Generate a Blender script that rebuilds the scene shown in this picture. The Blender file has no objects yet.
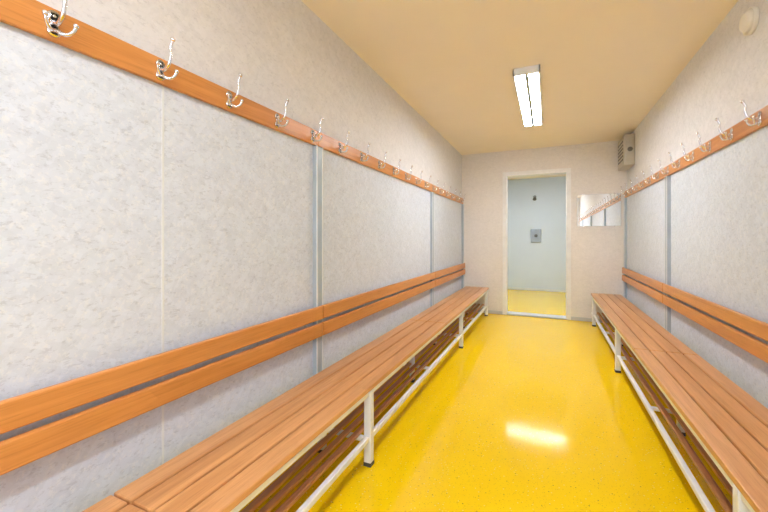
import bpy, bmesh, math, random
from mathutils import Vector, Matrix
random.seed(4)
S = bpy.context.scene
S.view_settings.view_transform = 'Standard'
S.view_settings.look = 'None'
S.view_settings.exposure = 0.0

XL, XR, YB, YF, ZC = -1.27, 0.98, 5.90, -2.0, 2.52
WT = 0.14

# ------------------------------------------------------------------ materials
def new_mat(name):
    m = bpy.data.materials.new(name); m.use_nodes = True
    nt = m.node_tree
    return m, nt, nt.nodes['Principled BSDF']

def N(nt, t, **kw):
    n = nt.nodes.new(t)
    for k, v in kw.items():
        if k in n.inputs.keys(): n.inputs[k].default_value = v
        else: setattr(n, k, v)
    return n

def ramp(nt, stops):
    r = nt.nodes.new('ShaderNodeValToRGB')
    e = r.color_ramp.elements
    e[0].position, e[0].color = stops[0][0], (*stops[0][1], 1)
    e[1].position, e[1].color = stops[1][0], (*stops[1][1], 1)
    for p, c in stops[2:]:
        x = e.new(p); x.color = (*c, 1)
    return r

def coords(nt, scale=(1, 1, 1), rot=(0, 0, 0)):
    tc = nt.nodes.new('ShaderNodeTexCoord')
    mp = nt.nodes.new('ShaderNodeMapping')
    mp.inputs['Scale'].default_value = scale
    mp.inputs['Rotation'].default_value = rot
    nt.links.new(tc.outputs['Object'], mp.inputs['Vector'])
    return mp.outputs['Vector']

def mix(nt, fac, a, b, mode='MIX'):
    m = nt.nodes.new('ShaderNodeMix'); m.data_type = 'RGBA'; m.blend_type = mode
    for sock, v in ((m.inputs[0], fac), (m.inputs[6], a), (m.inputs[7], b)):
        if isinstance(v, (int, float)): sock.default_value = v
        elif isinstance(v, tuple): sock.default_value = (*v, 1)
        else: nt.links.new(v, sock)
    return m.outputs[2]

def mat_osb(name, base, fleck, strength=1.0):
    """white-washed strand board: short crossed strands laid at two angles"""
    m, nt, b = new_mat(name)
    L = nt.links
    v = coords(nt)
    facs = []
    for ang, sc in ((0.5, 27.0), (-0.9, 37.0)):
        vv = coords(nt, (1.0, 1.0, 1.0), (ang, 0, 0))
        wn = N(nt, 'ShaderNodeTexNoise', Scale=35.0, Detail=3.0); L.new(v, wn.inputs['Vector'])
        vm = N(nt, 'ShaderNodeVectorMath', operation='MULTIPLY_ADD')
        L.new(wn.outputs['Color'], vm.inputs[0]); vm.inputs[1].default_value = (0.03, 0.03, 0.03); L.new(vv, vm.inputs[2])
        ms = N(nt, 'ShaderNodeMapping'); ms.inputs['Scale'].default_value = (1.0, 0.55, 1.7)
        L.new(vm.outputs[0], ms.inputs['Vector'])
        vo = N(nt, 'ShaderNodeTexVoronoi', Scale=sc); L.new(ms.outputs[0], vo.inputs['Vector'])
        sep = N(nt, 'ShaderNodeSeparateColor'); L.new(vo.outputs['Color'], sep.inputs[0])
        facs.append(sep.outputs[0])
    ad = N(nt, 'ShaderNodeMath', operation='ADD'); L.new(facs[0], ad.inputs[0]); L.new(facs[1], ad.inputs[1])
    hf = N(nt, 'ShaderNodeMath', operation='MULTIPLY'); L.new(ad.outputs[0], hf.inputs[0]); hf.inputs[1].default_value = 0.5
    r1 = ramp(nt, [(0.1, tuple(c * (1 - 0.10 * strength) for c in base)), (0.9, tuple(min(1, c * (1 + 0.06 * strength)) for c in base))])
    L.new(hf.outputs[0], r1.inputs[0])
    n2 = N(nt, 'ShaderNodeTexNoise', Scale=50.0, Detail=6.0, Roughness=0.75, Distortion=0.3); L.new(v, n2.inputs['Vector'])
    r2 = ramp(nt, [(0.53, (0, 0, 0)), (0.60, (1, 1, 1))]); L.new(n2.outputs['Fac'], r2.inputs[0])
    f = N(nt, 'ShaderNodeMath', operation='MULTIPLY'); L.new(r2.outputs[0], f.inputs[0]); f.inputs[1].default_value = 0.6 * strength
    c1 = mix(nt, f.outputs[0], r1.outputs[0], fleck)
    v4 = coords(nt, (1.0, 0.6, 1.3), (0.35, 0, 0))
    n4 = N(nt, 'ShaderNodeTexNoise', Scale=66.0, Detail=5.0, Roughness=0.75, Distortion=0.4); L.new(v4, n4.inputs['Vector'])
    r4 = ramp(nt, [(0.38, (0.77, 0.77, 0.78)), (0.45, (1, 1, 1))]); L.new(n4.outputs['Fac'], r4.inputs[0])
    c1 = mix(nt, 0.9 * strength, c1, r4.outputs[0], 'MULTIPLY')
    n3 = N(nt, 'ShaderNodeTexNoise', Scale=1.6, Detail=3.0); L.new(v, n3.inputs['Vector'])
    r3 = ramp(nt, [(0.3, (0.96, 0.965, 0.97)), (0.7, (1.0, 1.0, 1.0))]); L.new(n3.outputs['Fac'], r3.inputs[0])
    c2 = mix(nt, 1.0, c1, r3.outputs[0], 'MULTIPLY')
    L.new(c2, b.inputs['Base Color'])
    b.inputs['Roughness'].default_value = 0.62
    bp = N(nt, 'ShaderNodeBump', Strength=0.12 * strength, Distance=0.003)
    L.new(n2.outputs['Fac'], bp.inputs['Height']); L.new(bp.outputs[0], b.inputs['Normal'])
    return m

def mat_wood(name, dark, light, rough=0.32):
    m, nt, b = new_mat(name); L = nt.links
    v = coords(nt, (22, 0.9, 22))
    n1 = N(nt, 'ShaderNodeTexNoise', Scale=2.2, Detail=6.0, Roughness=0.6, Distortion=0.5); L.new(v, n1.inputs['Vector'])
    r1 = ramp(nt, [(0.28, dark), (0.72, light)]); L.new(n1.outputs['Fac'], r1.inputs[0])
    v2 = coords(nt, (5, 0.55, 5))
    n2 = N(nt, 'ShaderNodeTexNoise', Scale=2.0, Detail=2.0); L.new(v2, n2.inputs['Vector'])
    r2 = ramp(nt, [(0.3, (0.88, 0.86, 0.84)), (0.7, (1, 1, 1))]); L.new(n2.outputs['Fac'], r2.inputs[0])
    c = mix(nt, 1.0, r1.outputs[0], r2.outputs[0], 'MULTIPLY')
    v3 = coords(nt, (11.0, 1.1, 11.0))
    vo = N(nt, 'ShaderNodeTexVoronoi', Scale=1.0); L.new(v3, vo.inputs['Vector'])
    sp = N(nt, 'ShaderNodeSeparateColor'); L.new(vo.outputs['Color'], sp.inputs[0])
    r3 = ramp(nt, [(0, (0.88, 0.84, 0.80)), (1, (1, 1, 1))]); L.new(sp.outputs[0], r3.inputs[0])
    c = mix(nt, 1.0, c, r3.outputs[0], 'MULTIPLY')
    v5 = coords(nt, (140, 5, 140))
    n5 = N(nt, 'ShaderNodeTexNoise', Scale=1.5, Detail=3.0); L.new(v5, n5.inputs['Vector'])
    r5 = ramp(nt, [(0.34, (0.86, 0.82, 0.78)), (0.46, (1, 1, 1))]); L.new(n5.outputs['Fac'], r5.inputs[0])
    c = mix(nt, 0.8, c, r5.outputs[0], 'MULTIPLY')
    L.new(c, b.inputs['Base Color'])
    b.inputs['Roughness'].default_value = rough
    return m

def mat_plain(name, col, rough=0.5, metal=0.0, var=0.04, scale=12):
    m, nt, b = new_mat(name); L = nt.links
    v = coords(nt)
    n = N(nt, 'ShaderNodeTexNoise', Scale=float(scale), Detail=3.0); L.new(v, n.inputs['Vector'])
    r = ramp(nt, [(0.3, tuple(c * (1 - var) for c in col)), (0.7, tuple(min(1, c * (1 + var)) for c in col))])
    L.new(n.outputs['Fac'], r.inputs[0]); L.new(r.outputs[0], b.inputs['Base Color'])
    b.inputs['Roughness'].default_value = rough; b.inputs['Metallic'].default_value = metal
    return m

def mat_emit(name, col, s):
    m, nt, b = new_mat(name)
    b.inputs['Base Color'].default_value = (0.9, 0.9, 0.9, 1)
    b.inputs['Emission Color'].default_value = (*col, 1); b.inputs['Emission Strength'].default_value = s
    return m

def mat_floor():
    m, nt, b = new_mat('yellow_speckled_resin'); L = nt.links
    v = coords(nt)
    n = N(nt, 'ShaderNodeTexNoise', Scale=1.5, Detail=3.0); L.new(v, n.inputs['Vector'])
    r = ramp(nt, [(0.3, (0.97, 0.635, 0.003)), (0.7, (0.99, 0.665, 0.005))]); L.new(n.outputs['Fac'], r.inputs[0])
    c = r.outputs[0]
    for sc, th, col in ((80.0, 0.12, (0.58, 0.33, 0.01)), (60.0, 0.12, (0.98, 0.82, 0.30)), (38.0, 0.075, (0.33, 0.19, 0.02)), (125.0, 0.14, (0.55, 0.32, 0.02))):
        vo = N(nt, 'ShaderNodeTexVoronoi', Scale=sc); L.new(v, vo.inputs['Vector'])
        rr = ramp(nt, [(th, (1, 1, 1)), (th + 0.07, (0, 0, 0))]); L.new(vo.outputs['Distance'], rr.inputs[0])
        sp = N(nt, 'ShaderNodeSeparateColor'); L.new(vo.outputs['Color'], sp.inputs[0])
        gt = N(nt, 'ShaderNodeMath', operation='GREATER_THAN'); L.new(sp.outputs[1], gt.inputs[0]); gt.inputs[1].default_value = 0.55
        mm = N(nt, 'ShaderNodeMath', operation='MULTIPLY'); L.new(rr.outputs[0], mm.inputs[0]); L.new(gt.outputs[0], mm.inputs[1])
        c = mix(nt, mm.outputs[0], c, col)
    L.new(c, b.inputs['Base Color'])
    b.inputs['Roughness'].default_value = 0.10
    b.inputs['Specular IOR Level'].default_value = 0.24
    nb = N(nt, 'ShaderNodeTexNoise', Scale=14.0, Detail=2.0); L.new(v, nb.inputs['Vector'])
    bp = N(nt, 'ShaderNodeBump', Strength=0.04, Distance=0.01)
    L.new(nb.outputs['Fac'], bp.inputs['Height']); L.new(bp.outputs[0], b.inputs['Normal'])
    return m

M_up = mat_osb('washed_strandboard_upper', (0.80, 0.79, 0.80), (0.83, 0.80, 0.77), 0.6)
M_panel = mat_osb('washed_strandboard_panel', (0.70, 0.76, 0.86), (0.83, 0.85, 0.88), 0.78)
M_back = mat_osb('cream_board', (0.87, 0.83, 0.80), (0.89, 0.84, 0.77), 0.4)
M_ceil = mat_plain('cream_ceiling_paint', (0.98, 0.885, 0.74), 0.6, 0, 0.01, 3)
M_floor = mat_floor()
M_seat = mat_wood('seat_beech', (0.66, 0.31, 0.115), (0.85, 0.46, 0.20), 0.28)
M_rail = mat_wood('orange_beech', (0.66, 0.27, 0.065), (0.80, 0.36, 0.105), 0.33)
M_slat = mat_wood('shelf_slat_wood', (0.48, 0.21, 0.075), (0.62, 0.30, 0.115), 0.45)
M_white = mat_plain('white_powdercoat', (0.87, 0.89, 0.91), 0.35)
M_grey = mat_plain('grey_metal_profile', (0.43, 0.50, 0.57), 0.35, 0.2)
M_chrome = mat_plain('chrome', (0.80, 0.80, 0.83), 0.22, 1.0, 0.01)
M_black = mat_plain('black_rubber', (0.06, 0.06, 0.06), 0.6)
M_frame = mat_plain('door_frame_paint', (0.90, 0.90, 0.90), 0.4)
M_seam = mat_plain('seam_strip', (0.76, 0.80, 0.83), 0.5)
M_annex = mat_plain('pale_blue_wall', (0.68, 0.76, 0.865), 0.45, 0, 0.02, 2)
M_steel = mat_plain('brushed_steel', (0.30, 0.34, 0.38), 0.35, 0.5)
M_box = mat_plain('beige_grey_enamel', (0.55, 0.50, 0.41), 0.4, 0.2)
M_boxd = mat_plain('dark_grey_enamel', (0.16, 0.15, 0.13), 0.5)
M_dome = mat_plain('cream_plastic', (0.90, 0.87, 0.79), 0.35)
M_sill = mat_plain('grey_sill', (0.62, 0.64, 0.65), 0.4)
M_lamp = mat_emit('lamp_diffuser', (0.97, 0.98, 1.0), 56.0)
M_lamp2 = mat_emit('annex_lamp_diffuser', (0.95, 0.98, 1.0), 38.0)
mm, nt, b = new_mat('mirror_glass')
b.inputs['Metallic'].default_value = 1; b.inputs['Roughness'].default_value = 0.01
b.inputs['Base Color'].default_value = (0.94, 0.95, 0.95, 1); M_mirror = mm

# ------------------------------------------------------------------ mesh helpers
class MB:
    def __init__(self): self.bm = bmesh.new(); self.mats = []
    def mi(self, mat):
        if mat not in self.mats: self.mats.append(mat)
        return self.mats.index(mat)
    def box(self, x0, x1, y0, y1, z0, z1, mat, bev=0.0, seg=2):
        t = bmesh.new()
        bmesh.ops.create_cube(t, size=1.0)
        for v in t.verts:
            v.co = Vector(((x0 + x1) / 2 + v.co.x * abs(x1 - x0), (y0 + y1) / 2 + v.co.y * abs(y1 - y0), (z0 + z1) / 2 + v.co.z * abs(z1 - z0)))
        if bev: bmesh.ops.bevel(t, geom=t.edges[:], offset=bev, segments=seg, affect='EDGES', profile=0.5)
        self.merge(t, mat, False)
    def merge(self, t, mat, smooth):
        i = self.mi(mat)
        for f in t.faces: f.material_index = i; f.smooth = smooth
        me = bpy.data.meshes.new('tmp'); t.to_mesh(me); t.free()
        self.bm.from_mesh(me); bpy.data.meshes.remove(me)
    def cyl(self, p, q, r, mat, seg=16, r2=None):
        p, q = Vector(p), Vector(q); d = q - p
        t = bmesh.new()
        bmesh.ops.create_cone(t, cap_ends=True, segments=seg, radius1=r, radius2=r if r2 is None else r2, depth=d.length)
        rot = Vector((0, 0, 1)).rotation_difference(d.normalized()).to_matrix().to_4x4()
        bmesh.ops.transform(t, matrix=Matrix.Translation((p + q) / 2) @ rot, verts=t.verts)
        self.merge(t, mat, True)
    def ball(self, c, r, mat, scale=(1, 1, 1), seg=12):
        t = bmesh.new(); bmesh.ops.create_uvsphere(t, u_segments=seg, v_segments=seg // 2 + 2, radius=r)
        for v in t.verts: v.co = Vector((v.co.x * scale[0], v.co.y * scale[1], v.co.z * scale[2])) + Vector(c)
        self.merge(t, mat, True)
    def tube(self, pts, radii, mat, seg=10):
        P = [Vector(p) for p in pts]; out = []; R = []
        n = len(P)
        for i in range(n - 1):
            p0 = P[max(i - 1, 0)]; p1 = P[i]; p2 = P[i + 1]; p3 = P[min(i + 2, n - 1)]
            for k in range(5):
                t = k / 5
                out.append(0.5 * ((2 * p1) + (-p0 + p2) * t + (2 * p0 - 5 * p1 + 4 * p2 - p3) * t * t + (-p0 + 3 * p1 - 3 * p2 + p3) * t ** 3))
                R.append(radii[i] * (1 - t) + radii[i + 1] * t)
        out.append(P[-1]); R.append(radii[-1])
        t = bmesh.new(); rings = []
        ref = Vector((0.3, 1, 0.1)).normalized()
        for i, p in enumerate(out):
            d = (out[min(i + 1, len(out) - 1)] - out[max(i - 1, 0)]).normalized()
            a = d.cross(ref).normalized(); bb = d.cross(a).normalized()
            rings.append([t.verts.new(p + (a * math.cos(2 * math.pi * k / seg) + bb * math.sin(2 * math.pi * k / seg)) * R[i]) for k in range(seg)])
        for i in range(len(rings) - 1):
            for k in range(seg):
                t.faces.new((rings[i][k], rings[i][(k + 1) % seg], rings[i + 1][(k + 1) % seg], rings[i + 1][k]))
        t.faces.new(rings[0]); t.faces.new(rings[-1][::-1])
        bmesh.ops.recalc_face_normals(t, faces=t.faces)
        self.merge(t, mat, True)
    def obj(self, name, parent=None):
        me = bpy.data.meshes.new(name); self.bm.to_mesh(me); self.bm.free()
        for m in self.mats: me.materials.append(m)
        o = bpy.data.objects.new(name, me); bpy.context.collection.objects.link(o)
        if parent: o.parent = parent
        return o

def empty(name):
    e = bpy.data.objects.new(name, None); bpy.context.collection.objects.link(e); e.empty_display_size = 0.1
    return e

def slab(name, *a, mat=None, parent=None, bev=0.0):
    m = MB(); m.box(*a, mat, bev); return m.obj(name, parent)

# ------------------------------------------------------------------ room shell
YE = 8.85
T = 0.12
slab('floor', XL - T, XR + T, YF - T, YE + T, -0.1, 0.0, mat=M_floor)
slab('ceiling', XL - T, XR + T, YF - T, YE + T, ZC, ZC + 0.1, mat=M_ceil)
slab('wall_left', XL - T, XL, YF - T, YB + WT, 0, ZC, mat=M_up)
slab('wall_right', XR, XR + T, YF - T, YB + WT, 0, ZC, mat=M_up)
# front wall (behind the viewer) with an unseen window added for fill light
WX0, WX1, WZ0, WZ1 = -1.0, 0.71, 0.85, 2.32
m = MB()
m.box(XL, WX0, YF - T, YF, 0, ZC, M_up)
m.box(WX1, XR, YF - T, YF, 0, ZC, M_up)
m.box(WX0, WX1, YF - T, YF, 0, WZ0, M_up)
m.box(WX0, WX1, YF - T, YF, WZ1, ZC, M_up)
m.obj('wall_front')
e = empty('added_fill_window')
m = MB()
for x in (WX0, (WX0 + WX1) / 2 - 0.025, WX1 - 0.05):
    m.box(x, x + 0.05, YF - 0.09, YF - 0.03, WZ0, WZ1, M_frame, 0.004)
m.box(WX0 + 0.05, WX1 - 0.05, YF - 0.09, YF - 0.03, WZ0, WZ0 + 0.05, M_frame, 0.004)
m.box(WX0 + 0.05, WX1 - 0.05, YF - 0.09, YF - 0.03, WZ1 - 0.05, WZ1, M_frame, 0.004)
m.box(WX0 - 0.02, WX1 + 0.02, YF, YF + 0.03, WZ0 - 0.03, WZ0, M_frame, 0.004)
m.obj('frame', e)
pl = bpy.data.lights.new('fill_window_portal', 'AREA'); pl.shape = 'RECTANGLE'
pl.size = WX1 - WX0; pl.size_y = WZ1 - WZ0; pl.cycles.is_portal = True
po = bpy.data.objects.new('fill_window_portal', pl); bpy.context.collection.objects.link(po)
po.location = ((WX0 + WX1) / 2, YF - 0.13, (WZ0 + WZ1) / 2); po.rotation_euler = (math.radians(90), 0, 0)

DX0, DX1, DZ = -0.600, 0.262, 2.15
m = MB()
m.box(XL, DX0, YB, YB + WT, 0, ZC, M_back)
m.box(DX1, XR, YB, YB + WT, 0, ZC, M_back)
m.box(DX0, DX1, YB, YB + WT, DZ, ZC, M_back)
m.obj('wall_back')
slab('wall_annex_left', XL - T, XL, YB + WT, YE + T, 0, ZC, mat=M_annex)
slab('wall_annex_right', XR, XR + T, YB + WT, YE + T, 0, ZC, mat=M_annex)
slab('wall_annex_back', XL, XR, YE, YE + T, 0, ZC, mat=M_annex)

HZ0, HZ1 = 1.725, 1.815
d = empty('door_1')
m = MB()
fw = 0.04
m.box(DX0 - fw, DX0 + 0.02, YB - 0.015, YB + WT + 0.015, 0, DZ + fw, M_frame, 0.004)
m.box(DX1 - 0.02, DX1 + fw, YB - 0.015, YB + WT + 0.015, 0, DZ + fw, M_frame, 0.004)
m.box(DX0 + 0.02, DX1 - 0.02, YB - 0.015, YB + WT + 0.015, DZ - 0.02, DZ + fw, M_frame, 0.004)
m.obj('frame', d)
m = MB(); m.box(DX0 + 0.02, DX1 - 0.02, YB - 0.02, YB + WT + 0.03, 0.0, 0.022, M_sill, 0.006); m.obj('threshold', d)

slab('baseboard_back', XL + 0.012, DX0 - fw, YB - 0.012, YB, 0, 0.05, mat=M_sill, bev=0.003)
slab('baseboard_back.001', DX1 + fw, XR - 0.012, YB - 0.012, YB, 0, 0.05, mat=M_sill, bev=0.003)
slab('baseboard_left', XL, XL + 0.012, YF, YB, 0, 0.05, mat=M_sill, bev=0.003)
slab('baseboard_right', XR - 0.012, XR, YF, YB, 0, 0.05, mat=M_sill, bev=0.003)
slab('baseboard_annex', XL, XR, YE - 0.012, YE, 0, 0.05, mat=M_seam, bev=0.003)

posts = {'left': [-0.53, 1.82, 4.17, 5.865], 'right': [-0.76, 1.59, 3.94, 5.865]}
tn = 1
for side, X, s in (('left', XL, 1), ('right', XR, -1)):
    m = MB()
    ys = [YF] + posts[side]
    for a, bb in zip(ys[:-1], ys[1:]):
        m.box(X, X + s * 0.008, a + 0.004, bb - 0.004, 0.055, HZ1 - 0.02, M_panel)
    m.obj('wall_panel_' + side)
    for y in posts[side]:
        m = MB()
        m.box(X + s * 0.0, X + s * 0.034, y - 0.034, y + 0.034, 0.0, HZ0 - 0.003, M_grey, 0.004)
        m.box(X + s * 0.034, X + s * 0.037, y - 0.034, y - 0.024, 0.0, HZ0 - 0.003, M_seam)
        m.box(X + s * 0.034, X + s * 0.037, y + 0.024, y + 0.034, 0.0, HZ0 - 0.003, M_seam)
        m.obj('trim_%d' % tn); tn += 1
    for y in ([0.87] if side == 'left' else [0.4]):
        slab('trim_%d' % tn, X + s * 0.008, X + s * 0.010, y - 0.004, y + 0.004, 0.055, HZ0, mat=M_seam); tn += 1

# ------------------------------------------------------------------ benches
ZS = 0.42
def bench(side, X, s, legs, mids, joints, bjoints):
    e = empty('changing_room_bench')
    def bx(m, d0, d1, *a, **k):
        xa, xb = X + s * d0, X + s * d1
        m.box(min(xa, xb), max(xa, xb), *a, **k)
    y0, y1 = YF + 0.02, YB - 0.12
    js = [y0] + joints + [y1]
    m = MB()
    pw = 0.082; gap = 0.009
    for a, bb in zip(js[:-1], js[1:]):
        for i in range(4):
            d0 = 0.085 + i * (pw + gap)
            bx(m, d0, d0 + pw, a + 0.003, bb - 0.003, ZS - 0.026, ZS, M_seat, 0.005, 2)
    m.obj('seat_planks', e)
    m = MB()
    bj = [y0] + bjoints + [YB - 0.02]
    for a, bb in zip(bj[:-1], bj[1:]):
        bx(m, 0.038, 0.060, a + 0.004, bb - 0.004, 0.702, 0.780, M_rail, 0.005, 2)
        bx(m, 0.038, 0.060, a + 0.004, bb - 0.004, 0.602, 0.680, M_rail, 0.005, 2)
    m.obj('backrest_boards', e)
    m = MB()
    t = 0.04
    dF, dR = 0.40, 0.11
    for y in legs:
        bx(m, dF, dF + t, y - t / 2, y + t / 2, 0.018, ZS - 0.028, M_white, 0.004)
        bx(m, dF - .002, dF + t + .002, y - t / 2 - .002, y + t / 2 + .002, 0.0, 0.022, M_black, 0.004)
        bx(m, dR, dR + t, y - t / 2, y + t / 2, 0.018, ZS - 0.028, M_white, 0.004)
        bx(m, dR - .002, dR + t + .002, y - t / 2 - .002, y + t / 2 + .002, 0.0, 0.022, M_black, 0.004)
        bx(m, dR + t, dF, y - t / 2, y + t / 2, ZS - 0.058, ZS - 0.028, M_white, 0.003)
        bx(m, dR + t, dF, y - 0.012, y + 0.012, 0.118, 0.142, M_white, 0.003)
    for y in mids:
        bx(m, 0.235, 0.27, y - 0.0175, y + 0.0175, 0.018, ZS - 0.058, M_white, 0.003)
        bx(m, 0.233, 0.272, y - 0.02, y + 0.02, 0.0, 0.022, M_black, 0.003)
        bx(m, 0.11, 0.43, y - 0.015, y + 0.015, ZS - 0.058, ZS - 0.028, M_white, 0.003)
        bx(m, 0.12, 0.42, y - 0.01, y + 0.01, 0.120, 0.140, M_white, 0.003)
    bx(m, dF + 0.008, dF + 0.033, y0, y1, ZS - 0.054, ZS - 0.029, M_white, 0.004)
    bx(m, dR + 0.008, dR + 0.033, y0, y1, ZS - 0.054, ZS - 0.029, M_white, 0.004)
    bx(m, dF + 0.006, dF + 0.032, y0, y1, 0.130, 0.156, M_white, 0.005)
    bx(m, dR + 0.006, dR + 0.032, y0, y1, 0.130, 0.156, M_white, 0.005)
    m.obj('steel_frame', e)
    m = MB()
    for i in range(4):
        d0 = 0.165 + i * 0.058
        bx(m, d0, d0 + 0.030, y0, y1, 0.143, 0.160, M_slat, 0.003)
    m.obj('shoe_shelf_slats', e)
    return e
bench('left', XL, 1, [-0.5, 1.70, 3.91, 5.67], [0.6, 2.83, 4.8], [0.66, 3.2], posts['left'][:3])
bench('right', XR, -1, [-0.7, 1.51, 3.77, 5.60], [0.4, 2.73, 4.7], [0.5, 3.0], posts['right'][:3])

# ------------------------------------------------------------------ hook rails
def hook(m, X, s, y):
    z = (HZ0 + HZ1) / 2
    def P(d, dy, dz): return (X + s * (0.026 + d), y + dy, z + dz)
    for dz, r in ((0.020, 0.016), (-0.020, 0.016)):
        m.cyl(P(0, 0, dz), P(0.004, 0, dz), r, M_chrome, 18)
        m.ball(P(0.005, 0, dz), 0.005, M_chrome, (0.5, 1, 1), 8)
    xa, xb = X + s * 0.026, X + s * 0.030
    m.box(min(xa, xb), max(xa, xb), y - 0.009, y + 0.009, z - 0.03, z + 0.03, M_chrome, 0.001)
    m.tube([P(0.003, 0, 0.006), P(0.022, 0, -0.004), P(0.046, 0, 0.012), P(0.056, 0, 0.040), P(0.054, 0, 0.066), P(0.066, 0, 0.090)],
           [0.0065, 0.006, 0.0055, 0.005, 0.005, 0.0055], M_chrome, 8)
    m.ball(P(0.067, 0, 0.093), 0.0085, M_chrome)
    for k in (-1, 1):
        m.tube([P(0.003, 0, -0.016), P(0.014, k * 0.008, -0.024), P(0.026, k * 0.020, -0.026), P(0.034, k * 0.030, -0.014), P(0.038, k * 0.034, 0.000)],
               [0.006, 0.0055, 0.005, 0.005, 0.005], M_chrome, 8)
        m.ball(P(0.038, k * 0.0345, 0.002), 0.0075, M_chrome)

for side, X, s, y_start, sp_ in (('left', XL, 1, 0.545 - 7 * 0.303, 0.303), ('right', XR, -1, 2.40 - 13 * 0.302, 0.302)):
    e = empty('coat_hook_rail')
    m = MB()
    js = [YF + 0.02] + posts[side][:3] + [YB - 0.01]
    for a, bb in zip(js[:-1], js[1:]):
        xa, xb = X + s * 0.009, X + s * 0.026
        m.box(min(xa, xb), max(xa, xb), a + 0.002, bb - 0.002, HZ0, HZ1, M_rail, 0.004)
    m.obj('rail_board', e)
    m = MB(); y = y_start
    while y < YB - 0.08:
        if y > YF + 0.1: hook(m, X, s, y)
        y += sp_
    m.obj('hooks', e)

# ------------------------------------------------------------------ lamps
def lamp(name, x, y0, y1, w, zc, mat, transverse=False):
    e = empty(name)
    m = MB(); h = 0.055
    def bb(m, a0, a1, b0, b1, z0, z1, mt, bev=0):
        if transverse: m.box(b0, b1, a0, a1, z0, z1, mt, bev)
        else: m.box(a0, a1, b0, b1, z0, z1, mt, bev)
    bb(m, x - w / 2, x - w / 2 + 0.012, y0, y1, zc - h, zc, M_white, 0.002)
    bb(m, x + w / 2 - 0.012, x + w / 2, y0, y1, zc - h, zc, M_white, 0.002)
    bb(m, x - w / 2, x + w / 2, y0, y0 + 0.02, zc - h, zc, M_white, 0.002)
    bb(m, x - w / 2, x + w / 2, y1 - 0.02, y1, zc - h, zc, M_white, 0.002)
    bb(m, x - w / 2 + 0.012, x + w / 2 - 0.012, y0 + 0.02, y1 - 0.02, zc - 0.02, zc, M_white)
    bb(m, x - 0.013, x + 0.013, y0 + 0.02, y1 - 0.02, zc - h - 0.002, zc - 0.02, M_steel, 0.002)
    m.obj('housing', e)
    m = MB()
    bb(m, x - w / 2 + 0.024, x - 0.016, y0 + 0.024, y1 - 0.024, zc - h + 0.002, zc - 0.022, mat, 0.006)
    bb(m, x + 0.016, x + w / 2 - 0.024, y0 + 0.024, y1 - 0.024, zc - h + 0.002, zc - 0.022, mat, 0.006)
    m.obj('diffusers', e)
lamp('added_fill_light', -0.155, 3.06, 4.53, 0.20, ZC, M_lamp)
lamp('added_fill_light', -0.155, -1.10, 0.37, 0.20, ZC, M_lamp)  # unseen fixture added behind the camera to even out the light
lamp('added_fill_light', 7.30, -0.70, 0.30, 0.20, ZC, M_lamp2, True)
lamp('added_fill_light', 6.36, -0.70, 0.30, 0.20, ZC, M_lamp2, True)  # extra lamp added out of view above the doorway to brighten the annex

# ------------------------------------------------------------------ mirror
e = empty('wall_mirror')
mx0, mx1, mz0, mz1 = 0.378, 0.915, 1.345, 1.795
m = MB(); m.box(mx0, mx1, YB - 0.006, YB, mz0, mz1, M_sill, 0.001)
m.obj('backing', e)
m = MB(); m.box(mx0 + .004, mx1 - .004, YB - 0.0085, YB - 0.006, mz0 + .004, mz1 - .004, M_mirror); m.obj('glass', e)
m = MB()
for cx in (mx0 + 0.08, mx1 - 0.08):
    for z, k in ((mz0, -1), (mz1, 1)):
        m.box(cx - 0.01, cx + 0.01, YB - 0.013, YB, z - 0.008, z + 0.008, M_chrome, 0.002)
m.obj('clips', e)

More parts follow.
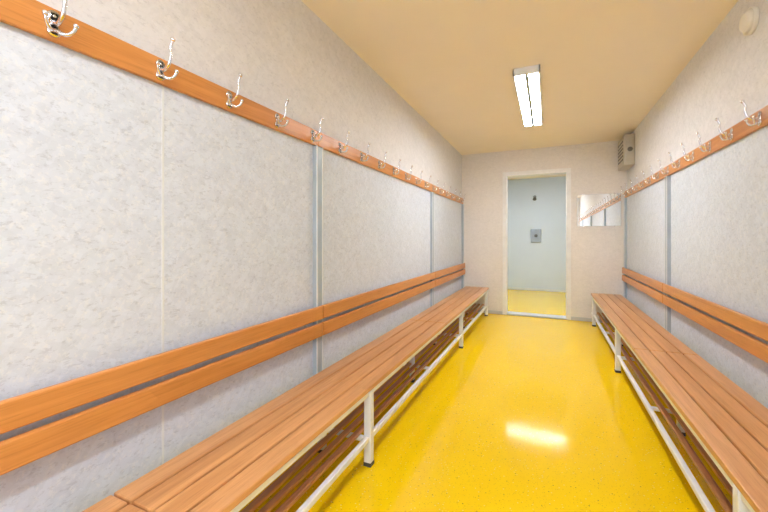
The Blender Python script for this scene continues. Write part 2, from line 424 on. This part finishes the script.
# ------------------------------------------------------------------ ventilation box
e = empty('ventilation_box')
m = MB()
m.box(0.862, XR, 5.37, 5.80, 2.085, 2.47, M_box, 0.012, 3)
m.obj('casing', e)
m = MB()
m.box(0.885, 0.965, 5.362, 5.372, 2.13, 2.43, M_box, 0.003)
for k in range(6):
    z = 2.16 + k * 0.045
    m.box(0.855, 0.864, 5.42, 5.75, z, z + 0.018, M_boxd, 0.002)
m.cyl((0.925, 5.366, 2.28), (0.925, 5.352, 2.28), 0.028, M_boxd, 24)
m.obj('grille', e)

# ------------------------------------------------------------------ smoke detector on right wall
e = empty('smoke_detector')
m = MB()
c = Vector((XR, 2.54, 2.32))
m.cyl(c, c + Vector((-0.018, 0, 0)), 0.068, M_dome, 40)
m.cyl(c + Vector((-0.018, 0, 0)), c + Vector((-0.036, 0, 0)), 0.062, M_dome, 40, 0.045)
m.ball(c + Vector((-0.036, 0, 0)), 0.045, M_dome, (0.25, 1, 1), 24)
m.obj('body', e)

# ------------------------------------------------------------------ wall plate + shower head in annex
e = empty('wall_mounted_shower_panel')
m = MB()
m.box(-0.355, -0.135, YE - 0.03, YE + 0.002, 1.08, 1.38, M_steel, 0.008, 3)
m.box(-0.335, -0.155, YE - 0.034, YE - 0.028, 1.10, 1.36, M_steel, 0.002)
m.cyl((-0.245, YE - 0.03, 1.23), (-0.245, YE - 0.06, 1.23), 0.035, M_boxd, 24)
m.obj('plate', e)
m = MB()
m.cyl((-0.27, YE, 2.10), (-0.27, YE - 0.015, 2.10), 0.035, M_steel, 24)
m.cyl((-0.27, YE - 0.01, 2.10), (-0.27, YE - 0.09, 2.07), 0.014, M_steel, 16)
m.cyl((-0.27, YE - 0.08, 2.085), (-0.27, YE - 0.125, 2.035), 0.02, M_boxd, 20, 0.04)
m.obj('shower_head', e)

# ------------------------------------------------------------------ world, camera
w = bpy.data.worlds.new('World'); S.world = w; w.use_nodes = True
w.node_tree.nodes['Background'].inputs[0].default_value = (0.80, 0.90, 1.0, 1)
w.node_tree.nodes['Background'].inputs[1].default_value = 6.0

f = 365.0
cam = bpy.data.cameras.new('camera'); co = bpy.data.objects.new('camera', cam)
bpy.context.collection.objects.link(co)
cam.sensor_fit = 'HORIZONTAL'; cam.sensor_width = 36.0; cam.lens = 36.0 * f / 768
cam.shift_y = -18.0 / 768
cam.clip_start = 0.02
co.location = (0, 0, 1.18)
co.rotation_euler = (math.radians(90), 0, math.atan(164 / f))
S.camera = co
